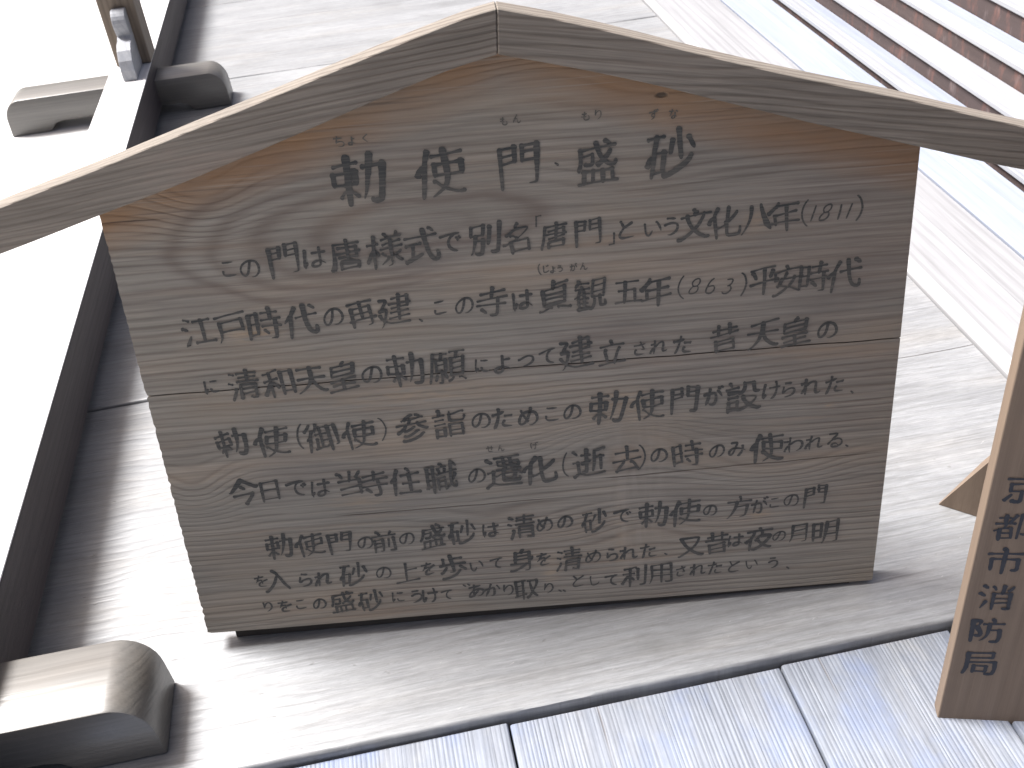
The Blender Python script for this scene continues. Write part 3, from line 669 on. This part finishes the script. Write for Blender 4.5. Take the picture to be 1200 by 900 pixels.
# character, centre along the sign, centre up the sign, size (tenths of a millimetre)
TEXT = [
    ('line', [('勅', 2991, 6320, 586), ('使', 3929, 6325, 567), ('門', 4829, 6332, 489), ('、', 5259, 6318, 59), ('盛', 5719, 6301, 490), ('砂', 6571, 6332, 549)]),
    ('line', [('こ', 1324, 5375, 182), ('の', 1572, 5354, 243), ('門', 1980, 5427, 384), ('は', 2353, 5428, 263), ('唐', 2717, 5429, 384), ('様', 3185, 5454, 424), ('式', 3612, 5482, 404), ('で', 3966, 5484, 262), ('別', 4360, 5494, 384), ('名', 4742, 5473, 364), ('「', 5016, 5659, 141), ('唐', 5187, 5468, 313), ('門', 5591, 5476, 324), ('」', 5872, 5369, 142), ('と', 6046, 5470, 223), ('い', 6360, 5455, 192), ('う', 6583, 5468, 223), ('文', 6856, 5477, 405), ('化', 7210, 5469, 385), ('八', 7585, 5480, 385), ('年', 7919, 5484, 385), ('(', 8161, 5496, 344), ('1', 8263, 5488, 203), ('8', 8415, 5486, 203), ('1', 8577, 5483, 193), ('1', 8689, 5484, 193), (')', 8808, 5506, 324)]),
    ('line', [('江', 812, 4614, 374), ('戸', 1209, 4625, 374), ('時', 1616, 4635, 416), ('代', 2054, 4643, 416), ('の', 2451, 4653, 249), ('再', 2806, 4668, 353), ('建', 3203, 4690, 395), ('、', 3508, 4528, 63), ('こ', 3763, 4675, 166), ('の', 4054, 4673, 229), ('寺', 4388, 4689, 374), ('は', 4772, 4679, 260), ('貞', 5148, 4713, 395), ('観', 5595, 4698, 416), ('五', 6052, 4681, 333), ('年', 6396, 4663, 386), ('(', 6698, 4682, 313), ('8', 6865, 4679, 208), ('6', 7063, 4673, 209), ('3', 7272, 4655, 209), (')', 7460, 4662, 313), ('平', 7709, 4685, 375), ('安', 8002, 4682, 376), ('時', 8325, 4688, 376), ('代', 8691, 4679, 418)]),
    ('line', [('に', 815, 3857, 192), ('清', 1219, 3845, 406), ('和', 1644, 3831, 385), ('天', 2063, 3841, 396), ('皇', 2462, 3865, 406), ('の', 2823, 3845, 257), ('勅', 3244, 3879, 449), ('願', 3767, 3868, 460), ('に', 4205, 3853, 193), ('よ', 4462, 3854, 236), ('っ', 4752, 3864, 193), ('て', 5032, 3898, 225), ('建', 5387, 3926, 428), ('立', 5835, 3898, 343), ('さ', 6189, 3914, 182), ('れ', 6424, 3917, 214), ('た', 6724, 3915, 246), ('昔', 7248, 3974, 364), ('天', 7729, 3967, 407), ('皇', 8135, 3979, 385), ('の', 8533, 3956, 246)]),
    ('line', [('勅', 902, 3036, 396), ('使', 1415, 3014, 440), ('(', 1783, 3043, 374), ('御', 2065, 3017, 418), ('使', 2548, 3011, 419), (')', 2863, 3058, 352), ('参', 3248, 3060, 418), ('詣', 3711, 3068, 418), ('の', 4118, 3068, 242), ('た', 4405, 3080, 286), ('め', 4735, 3075, 264), ('こ', 5044, 3084, 198), ('の', 5297, 3086, 231), ('勅', 5761, 3119, 462), ('使', 6278, 3109, 440), ('門', 6751, 3128, 374), ('が', 7125, 3157, 264), ('設', 7511, 3122, 441), ('け', 7873, 3163, 242), ('ら', 8093, 3168, 209), ('れ', 8378, 3180, 264), ('た', 8686, 3189, 253), ('、', 8917, 3057, 55)]),
    ('line', [('今', 914, 2281, 428), ('日', 1262, 2274, 305), ('で', 1622, 2267, 271), ('は', 1936, 2250, 271), ('当', 2315, 2294, 384), ('寺', 2649, 2263, 384), ('住', 3055, 2251, 407), ('職', 3532, 2272, 452), ('の', 3993, 2242, 238), ('遷', 4370, 2286, 475), ('化', 4843, 2268, 430), ('(', 5173, 2290, 385), ('逝', 5491, 2326, 429), ('去', 5988, 2319, 384), (')', 6192, 2339, 384), ('の', 6418, 2331, 226), ('時', 6802, 2321, 396), ('の', 7187, 2325, 204), ('み', 7458, 2339, 238), ('使', 7855, 2328, 430), ('わ', 8205, 2335, 249), ('れ', 8476, 2349, 238), ('る', 8748, 2350, 215), ('、', 8914, 2256, 57)]),
    ('line', [('勅', 1233, 1385, 383), ('使', 1650, 1372, 372), ('門', 2055, 1361, 326), ('の', 2400, 1327, 210), ('前', 2668, 1329, 338), ('の', 2972, 1342, 210), ('盛', 3323, 1350, 361), ('砂', 3720, 1367, 384), ('は', 4117, 1371, 233), ('清', 4537, 1386, 384), ('め', 4852, 1397, 233), ('の', 5132, 1398, 210), ('砂', 5528, 1388, 361), ('で', 5925, 1419, 233), ('勅', 6332, 1408, 396), ('使', 6764, 1408, 408), ('の', 7114, 1402, 187), ('方', 7510, 1419, 338), ('が', 7790, 1420, 233), ('こ', 7999, 1442, 152), ('の', 8219, 1462, 210), ('門', 8554, 1499, 314)]),
    ('line', [('を', 889, 829, 189), ('入', 1113, 821, 343), ('ら', 1499, 797, 213), ('れ', 1746, 787, 261), ('砂', 2166, 818, 379), ('の', 2579, 806, 213), ('上', 2908, 788, 332), ('を', 3208, 816, 213), ('歩', 3551, 811, 391), ('い', 3881, 793, 178), ('て', 4156, 809, 190), ('身', 4501, 833, 368), ('を', 4809, 817, 214), ('清', 5163, 782, 368), ('め', 5496, 793, 214), ('ら', 5758, 796, 202), ('れ', 5995, 801, 238), ('た', 6269, 818, 238), ('、', 6506, 737, 60), ('又', 6863, 832, 356), ('昔', 7219, 854, 344), ('は', 7479, 872, 214), ('夜', 7812, 868, 368), ('の', 8084, 885, 178), ('月', 8344, 902, 297), ('明', 8725, 894, 368)]),
    ('line', [('り', 905, 381, 168), ('を', 1143, 372, 192), ('こ', 1372, 379, 156), ('の', 1620, 353, 192), ('盛', 1958, 364, 348), ('砂', 2353, 354, 348), ('に', 2740, 375, 180), ('う', 2990, 350, 216), ('け', 3194, 344, 241), ('て', 3422, 336, 168), ('、', 3675, 475, 60), ('、', 3735, 484, 60), ('あ', 3834, 369, 216), ('か', 4061, 361, 217), ('り', 4288, 338, 193), ('取', 4541, 328, 349), ('り', 4853, 311, 181), ('、', 5007, 251, 60), ('、', 5067, 245, 60), ('と', 5279, 403, 204), ('し', 5507, 380, 169), ('て', 5747, 356, 193), ('利', 6061, 399, 349), ('用', 6434, 406, 325), ('さ', 6723, 422, 168), ('れ', 6963, 427, 229), ('た', 7204, 433, 217), ('と', 7468, 436, 193), ('い', 7721, 441, 168), ('う', 8022, 440, 181), ('、', 8232, 331, 60)]),
    ('ruby', [('ち', 2831, 6762, 125), ('ょ', 2974, 6761, 96), ('く', 3130, 6777, 96), ('も', 4691, 6846, 86), ('ん', 4845, 6862, 96), ('も', 5611, 6831, 96), ('り', 5755, 6839, 106), ('ず', 6378, 6791, 115), ('な', 6600, 6783, 106)]),
    ('ruby', [('(', 4991, 5056, 144), ('じ', 5074, 5060, 92), ('ょ', 5155, 5043, 82), ('う', 5237, 5047, 82), ('が', 5402, 5054, 92), ('ん', 5525, 5055, 92)]),
    ('ruby', [('せ', 4205, 2641, 101), ('ん', 4351, 2640, 89), ('げ', 4786, 2638, 101)]),
]
glyph = {}
for c, rows in GLYPHS.items():
    glyph[c] = [[(n[k] / 80 - 0.1, n[k + 1] / 80 - 0.3) for k in range(0, len(n) - 1, 2)] for n in rows]
KANA = set('このはではというにによってされたのためがけられたみわれるをいてあかりとしうちょくもんりずなじせげ')


def chaikin(p, it):
    for _ in range(it):
        q = [p[0]]
        for a, b in zip(p[:-1], p[1:]):
            q.append((a[0] * .75 + b[0] * .25, a[1] * .75 + b[1] * .25))
            q.append((a[0] * .25 + b[0] * .75, a[1] * .25 + b[1] * .75))
        q.append(p[-1])
        p = q
    return p


def resample(p, step):
    out = [p[0]]
    acc = 0.0
    for a, b in zip(p[:-1], p[1:]):
        d = math.hypot(b[0] - a[0], b[1] - a[1])
        n = max(1, int(d / step))
        for k in range(1, n + 1):
            out.append((a[0] + (b[0] - a[0]) * k / n, a[1] + (b[1] - a[1]) * k / n))
    return out


def brush_char(bm, ch, cu, cv, size, rng, depth, slant=0.07, boldness=1.0, jitter=1.0):
    """One hand-brushed character centred at (cu, cv), its larger side = size."""
    st = glyph[ch]
    xs = [p[0] for s in st for p in s]; ys = [p[1] for s in st for p in s]
    mx, my = (min(xs) + max(xs)) / 2, (min(ys) + max(ys)) / 2
    ext = max(max(xs) - min(xs), max(ys) - min(ys), 0.02)
    sc = size / (ext + 0.06)
    kana = ch in KANA
    thin = ch in '()1863'
    dot = ch in '、。'
    nst = len(st)
    w0 = 0.120 if nst < 8 else (0.106 if nst < 13 else 0.088)
    if kana: w0 = 0.148
    if thin: w0 = 0.055
    if ch in '「」': w0 = 0.16
    w0 = max(w0 * size * boldness, 0.0021 * boldness)
    if dot: w0 = size * 0.45; sc = sc * 0.7
    it = math.tan(rad(16)) if ch in '1863' else 0.0
    rot = rng.gauss(0, 0.025) * jitter
    wa, wb, wc_ = rng.uniform(-0.10, 0.10) * jitter, rng.uniform(-0.10, 0.10) * jitter, rng.uniform(0, 6.28)
    wx = 1 + rng.gauss(0, 0.02) * jitter
    for si, s in enumerate(st):
        p = [((x - mx) * sc * wx, (y - my) * sc) for x, y in s]
        L = sum(math.hypot(b[0] - a[0], b[1] - a[1]) for a, b in zip(p[:-1], p[1:]))
        if L < 1e-5: continue
        dx0, dy0 = p[-1][0] - p[0][0], p[-1][1] - p[0][1]
        # every stroke drifts and turns a little; long level ones rise to the right
        jx, jy = rng.gauss(0, 0.010) * size * jitter, rng.gauss(0, 0.010) * size * jitter
        jr = rng.gauss(0, 0.045) * jitter
        cx = sum(a for a, _ in p) / len(p); cy = sum(b for _, b in p) / len(p)
        q = []
        for x, y in p:
            x, y = x - cx, y - cy
            x, y = x * math.cos(jr) - y * math.sin(jr), x * math.sin(jr) + y * math.cos(jr)
            x, y = x + cx + jx, y + cy + jy
            y = y + x * slant
            x, y = x + wa * y * y / size + 0.018 * size * math.sin(y / size * 5 + wc_), y - abs(wb) * x * x / size + 0.018 * size * math.sin(x / size * 5 + wc_)
            x = x + y * it
            x, y = x * math.cos(rot) - y * math.sin(rot), x * math.sin(rot) + y * math.cos(rot)
            q.append((x, y))
        if len(q) == 2 and L > 0.3 * size:          # a slight bow in straight strokes
            a, b = q
            nx, ny = -(b[1] - a[1]), (b[0] - a[0])
            k = rng.uniform(-0.012, 0.03)
            q = [a, ((a[0] + b[0]) / 2 + nx * k, (a[1] + b[1]) / 2 + ny * k), b]
        runs = [q]
        if not kana and not thin:                    # printed corners become separate touches of the brush
            runs, cur = [], [q[0]]
            for k in range(1, len(q)):
                cur.append(q[k])
                if k < len(q) - 1:
                    a1 = math.atan2(q[k][1] - q[k - 1][1], q[k][0] - q[k - 1][0])
                    a2 = math.atan2(q[k + 1][1] - q[k][1], q[k + 1][0] - q[k][0])
                    l1 = math.hypot(q[k][0] - q[k - 1][0], q[k][1] - q[k - 1][1])
                    l2 = math.hypot(q[k][0] - q[k + 1][0], q[k][1] - q[k + 1][1])
                    if abs((a2 - a1 + math.pi) % (2 * math.pi) - math.pi) > 0.80 and min(l1, l2) > 0.09 * size:
                        runs.append(cur); cur = [q[k]]
            runs.append(cur)
        for ri, q in enumerate(runs):
            if ri and rng.random() < 0.6:
                q = [(x + rng.gauss(0, 0.006) * size, y + rng.gauss(0, 0.006) * size) for x, y in q]
            if q[-1][0] < q[0][0] - 0.6 * abs(q[-1][1] - q[0][1]): q = q[::-1]
            elif q[-1][1] > q[0][1] + abs(q[-1][0] - q[0][0]): q = q[::-1]
            brush_run(bm, q, size, w0, kana, thin, dot, rng, depth - 0.00003 * (si * 3 + ri + 1), cu, cv)


def brush_run(bm, q, size, w0, kana, thin, dot, rng, dz, cu, cv):
    L = sum(math.hypot(b[0] - a[0], b[1] - a[1]) for a, b in zip(q[:-1], q[1:]))
    dx0, dy0 = q[-1][0] - q[0][0], q[-1][1] - q[0][1]
    q = resample(chaikin(q, 2), max(0.0014, size * 0.04))
    n = len(q)
    if n < 2 or L < 1e-5: return
    ex, ey = q[-1][0] - q[max(0, n - 5)][0], q[-1][1] - q[max(0, n - 5)][1]
    sweepl = ey < 0 and ex < -0.35 * abs(ey) and L > 0.25 * size
    sweepr = ey < 0 and ex > 0.45 * abs(ey) and abs(dy0) > 0.25 * abs(dx0) and L > 0.3 * size
    horiz = abs(dx0) > 2.5 * abs(dy0)
    wj = rng.uniform(0.80, 1.15) * (0.88 if horiz and not kana else 1.0)
    ph = rng.uniform(0, 6)
    W = []
    for k in range(n):
        t = k / (n - 1)
        if dot: f = 0.7 + 0.5 * t
        elif thin: f = 0.9 + 0.2 * math.sin(t * 3.1)
        elif kana: f = 1.08 - 0.34 * min(1, t / 0.3) + 0.30 * math.sin(max(0, t - 0.3) * 4.4) - 0.62 * max(0, t - 0.70) / 0.30
        else:
            if horiz: f = 1.02 - 0.42 * min(1, t / 0.22) + 0.42 * max(0, (t - 0.70) / 0.30)
            else: f = 1.30 - 0.30 * min(1, t / 0.25) - 0.25 * max(0, (t - 0.70) / 0.30)
            if sweepl: f = 1.22 - 1.02 * max(0, t - 0.15) / 0.85
            if sweepr: f = 0.50 + 1.05 * min(1, t / 0.75) - 1.30 * max(0, t - 0.75) / 0.25
        f *= 1 + 0.06 * math.sin(k * 1.7 + ph)
        W.append(w0 * wj * f * 0.5)
    def tang(k):
        a, b = q[max(0, k - 1)], q[min(n - 1, k + 1)]
        d = math.hypot(b[0] - a[0], b[1] - a[1]) or 1e-9
        return ((b[0] - a[0]) / d, (b[1] - a[1]) / d)
    sec = []
    t0 = tang(0)
    sec.append(((q[0][0] - t0[0] * W[0] * 0.8 - t0[1] * -0.15 * W[0], q[0][1] - t0[1] * W[0] * 0.8), t0, W[0] * 0.42))
    sec.append(((q[0][0] - t0[0] * W[0] * 0.4, q[0][1] - t0[1] * W[0] * 0.4), t0, W[0] * 0.84))
    for k in range(n): sec.append((q[k], tang(k), W[k]))
    t1 = tang(n - 1)
    sec.append(((q[-1][0] + t1[0] * W[-1] * 0.45, q[-1][1] + t1[1] * W[-1] * 0.45), t1, W[-1] * 0.80))
    sec.append(((q[-1][0] + t1[0] * W[-1] * 0.85, q[-1][1] + t1[1] * W[-1] * 0.85), t1, W[-1] * 0.35))
    prev = None
    for (pt, tg, w) in sec:
        a = bm.verts.new((cu + pt[0] - tg[1] * w, dz, cv + pt[1] + tg[0] * w))
        b = bm.verts.new((cu + pt[0] + tg[1] * w, dz, cv + pt[1] - tg[0] * w))
        if prev: bm.faces.new((prev[0], prev[1], b, a))
        prev = (a, b)


def lettering(name, rows, mat, parent, depth, slant, bold, seed, jitter=1.0):
    """Every character is a part of its own."""
    rng = random.Random(seed)
    for ch, a, b, s in rows:
        bm = bmesh.new()
        brush_char(bm, ch, 0.0, 0.0, s, rng, depth, slant, bold, jitter)
        me = bpy.data.meshes.new(name)
        bm.to_mesh(me); bm.free()
        o = link(name, me, mat, parent)
        o.location = (a, 0, b)


# ------------------------------------------------------------------ the gabled sign
SP0 = Vector((-0.3485, 1.0004, 0.03))
SU, SV, SN = Vector((0.9914, -0.1291, -0.0229)), Vector((0.0470, 0.1867, 0.9813)), Vector((-0.1224, -0.9739, 0.1912))
mw = Matrix(((SU.x, -SN.x, SV.x, SP0.x), (SU.y, -SN.y, SV.y, SP0.y), (SU.z, -SN.z, SV.z, SP0.z), (0, 0, 0, 1)))
sign = empty('wooden_sign', mw=mw)
tag(sign, 'large gabled plaque of weathered grey wood with brushed Japanese text under a title', 'sign')
RR = random.Random(3)
def ragged(v0, v1, u, n, amp, sgn=1):
    out = []
    for k in range(n + 1):
        t = k / n
        out.append((u + sgn * (RR.uniform(0, amp) * (1 if k % 2 else 0.15)), v0 + (v1 - v0) * t))
    return out
GAP = 0.0009
jl, jr = 0.3790, 0.3768
upper = ragged(jl + GAP, 0.636, -0.0030, 46, 0.0013, 1)[::-1]
upper = [(0.0 + (a + 0.003) * 1.0 - 0.002, b) for a, b in upper]
joint = []
for k in range(41):
    t = k / 40
    joint.append((0.0 + 0.9475 * t, jl + (jr - jl) * t + 0.0004 * math.sin(k * 1.3) + RR.uniform(-0.00025, 0.00025)))
up_out = [(a, b + GAP) for a, b in joint] + [(0.9463, 0.50), (0.9455, 0.638), (0.467, 0.783)] + [(a, b) for a, b in upper[:-1]]
o = link('plank', prism(up_out, 0.0, 0.026, 'xz'), sign_up_m, sign)
lo = ragged(0.0015, jl - GAP - 0.002, -0.0030, 62, 0.0024, 1)
lo = [(0.0 + (a + 0.003) - 0.002, b) for a, b in lo]
bot = [(0.004, 0.0), (0.10, -0.0008), (0.35, 0.0004), (0.6, -0.001), (0.85, -0.0012), (0.944, -0.0012), (0.9462, 0.001), (0.9475, 0.2)]
lo_out = bot + [(a, b - GAP) for a, b in joint[::-1]] + lo[::-1]
o = link('plank', prism(lo_out, 0.0, 0.026, 'xz'), sign_lo_m, sign)
link('joint_light_stop', box(0.004, 0.942, 0.0265, 0.034, 0.360, 0.396), under_m, sign)  # added hidden strip, keeps the bright floor from showing through the joint

topl = [(-0.165, 0.6180), (-0.1005, 0.6373), (-0.0381, 0.6557), (0.0201, 0.6725), (0.0540, 0.6830), (0.1373, 0.7085), (0.2197, 0.7335), (0.3077, 0.7610), (0.3788, 0.7826), (0.4363, 0.7990), (0.4700, 0.8062)]
botl = [(0.4675, 0.7595), (0.4134, 0.7470), (0.3338, 0.7223), (0.2517, 0.6950), (0.1684, 0.6680), (0.0923, 0.6440), (0.0081, 0.6196), (-0.0529, 0.6015), (-0.1165, 0.5833), (-0.178, 0.566)]
topr = [(0.4705, 0.8062), (0.5215, 0.7936), (0.5752, 0.7785), (0.6296, 0.7617), (0.6968, 0.7405), (0.7662, 0.7195), (0.8358, 0.7000), (0.9171, 0.6780), (0.9796, 0.6590), (1.0530, 0.6372), (1.115, 0.620)]
botr = [(1.115, 0.574), (1.0607, 0.5874), (1.0229, 0.5975), (0.9861, 0.6086), (0.9396, 0.6225), (0.8936, 0.6362), (0.8247, 0.6560), (0.7684, 0.6735), (0.6977, 0.6955), (0.6292, 0.7169), (0.5462, 0.7400), (0.4679, 0.7595)]
def curve(pts, n=3):
    out = []
    for i in range(len(pts) - 1):
        p0, p1, p2, p3 = pts[max(0, i - 1)], pts[i], pts[i + 1], pts[min(len(pts) - 1, i + 2)]
        for k in range(n):
            t = k / n
            out.append(tuple(0.5 * (2 * p1[j] + (p2[j] - p0[j]) * t + (2 * p0[j] - 5 * p1[j] + 4 * p2[j] - p3[j]) * t * t + (3 * p1[j] - p0[j] - 3 * p2[j] + p3[j]) * t ** 3) for j in (0, 1)))
    out.append(pts[-1])
    return out
link('roof_board', prism(curve(topl) + curve(botl), -0.020, 0.052, 'xz', 0.0012, 1), roof_l_m, sign)
link('roof_board', prism(curve(topr) + curve(botr), -0.0203, 0.0517, 'xz', 0.0012, 1), roof_r_m, sign)
bt = prism([(0.030, -0.027), (0.915, -0.0068), (0.915, 0.0), (0.030, 0.0)], 0.004, 0.0245, 'xz', 0.0008)
for v in bt.vertices:                      # the batten is nailed on slightly askew, further back at the left
    v.co.y += 0.016 * (1 - v.co.x / 0.915)
link('base_batten', bt, under_m, sign)
# two props that hold the sign from behind
for x in (0.16, 0.76):
    pm = bpy.data.meshes.new('prop')
    bm = bmesh.new()
    zf = -0.028 + x * 0.0233
    pts = [(0.0268, 0.50), (0.050, 0.50), (0.225, zf + 0.035), (0.200, zf + 0.035)]
    v = [bm.verts.new((x + dx, a, b)) for dx in (0, 0.03) for a, b in pts]
    bm.faces.new(v[:4]); bm.faces.new(v[4:][::-1])
    for k in range(4): bm.faces.new((v[k], v[k + 4], v[(k + 1) % 4 + 4], v[(k + 1) % 4]))
    bmesh.ops.recalc_face_normals(bm, faces=bm.faces[:])
    bm.to_mesh(pm); bm.free()
    link('prop', pm, post_m, sign)

for i, (kind, row) in enumerate(TEXT):
    items = [(c, a / 1e4, b / 1e4, z / 1e4) for c, a, b, z in row]
    if kind == 'line':
        lettering('character', items, ink_m, sign, -0.0004, 0.14, 1.0, 100 + i)
    else:
        lettering('small_character', items, faint_m, sign, -0.0004, 0.05, 0.75, 100 + i)

# ------------------------------------------------------------------ the tan board at the right
BA = Vector((0.5679, 0.6534, 0.0))
BW, BV, BB = Vector((0.9561, -0.2931, 0.0)), Vector((0.0281, 0.0916, 0.9954)), Vector((0.2918, 0.9517, -0.0958))
BA.z = -0.0225
BA = BA + Vector((0.0095, 0.0125, 0.0))
mw = Matrix(((BW.x, BB.x, BV.x, BA.x), (BW.y, BB.y, BV.y, BA.y), (BW.z, BB.z, BV.z, BA.z), (0, 0, 0, 1)))
tanb = empty('notice_board', mw=mw)
tag(tanb, 'upright tan wooden board with one column of black brushed characters, at the right edge', 'notice board')
link('board', box(0.0, 0.190, 0.0, 0.020, 0.0, 0.80, 0.0015), tan_m, tanb)
cols = [('京', .357), ('都', .3035), ('市', .2526), ('消', .1973), ('防', .1436), ('局', .0872)]
lettering('character', [(c, 0.0335, b + 0.020, 0.0385) for c, b in cols], ink2_m, tanb, -0.0003, 0.05, 1.05, 5, 0.6)
# its rear foot: a small wedge that rises from a sharp tip on the floor behind the board
wm = bpy.data.meshes.new('rear_foot')
bm = bmesh.new()
tip, e, k = Vector((0.7566, 0.9976, 0.0)), Vector((0.7256, -0.6881, 0.0)), Vector((0.6881, 0.7256, 0.0))
d1, h1 = 0.041, 0.087
prof = [(0.0, 0.0), (d1, h1), (d1 * 1.7, h1 * 1.7), (d1 * 1.7, 0.0)]
v = [bm.verts.new(tip + e * a + Vector((0, 0, b)) + k * (w if i else w * 0.2)) for w in (0.0, 0.022) for i, (a, b) in enumerate(prof)]
bm.faces.new(v[:4]); bm.faces.new(v[4:][::-1])
for i in range(4): bm.faces.new((v[i], v[i + 4], v[(i + 1) % 4 + 4], v[(i + 1) % 4]))
bmesh.ops.recalc_face_normals(bm, faces=bm.faces[:])
bm.to_mesh(wm); bm.free()
wm.transform(mw.inverted())
link('rear_foot', wm, tan_m, tanb)
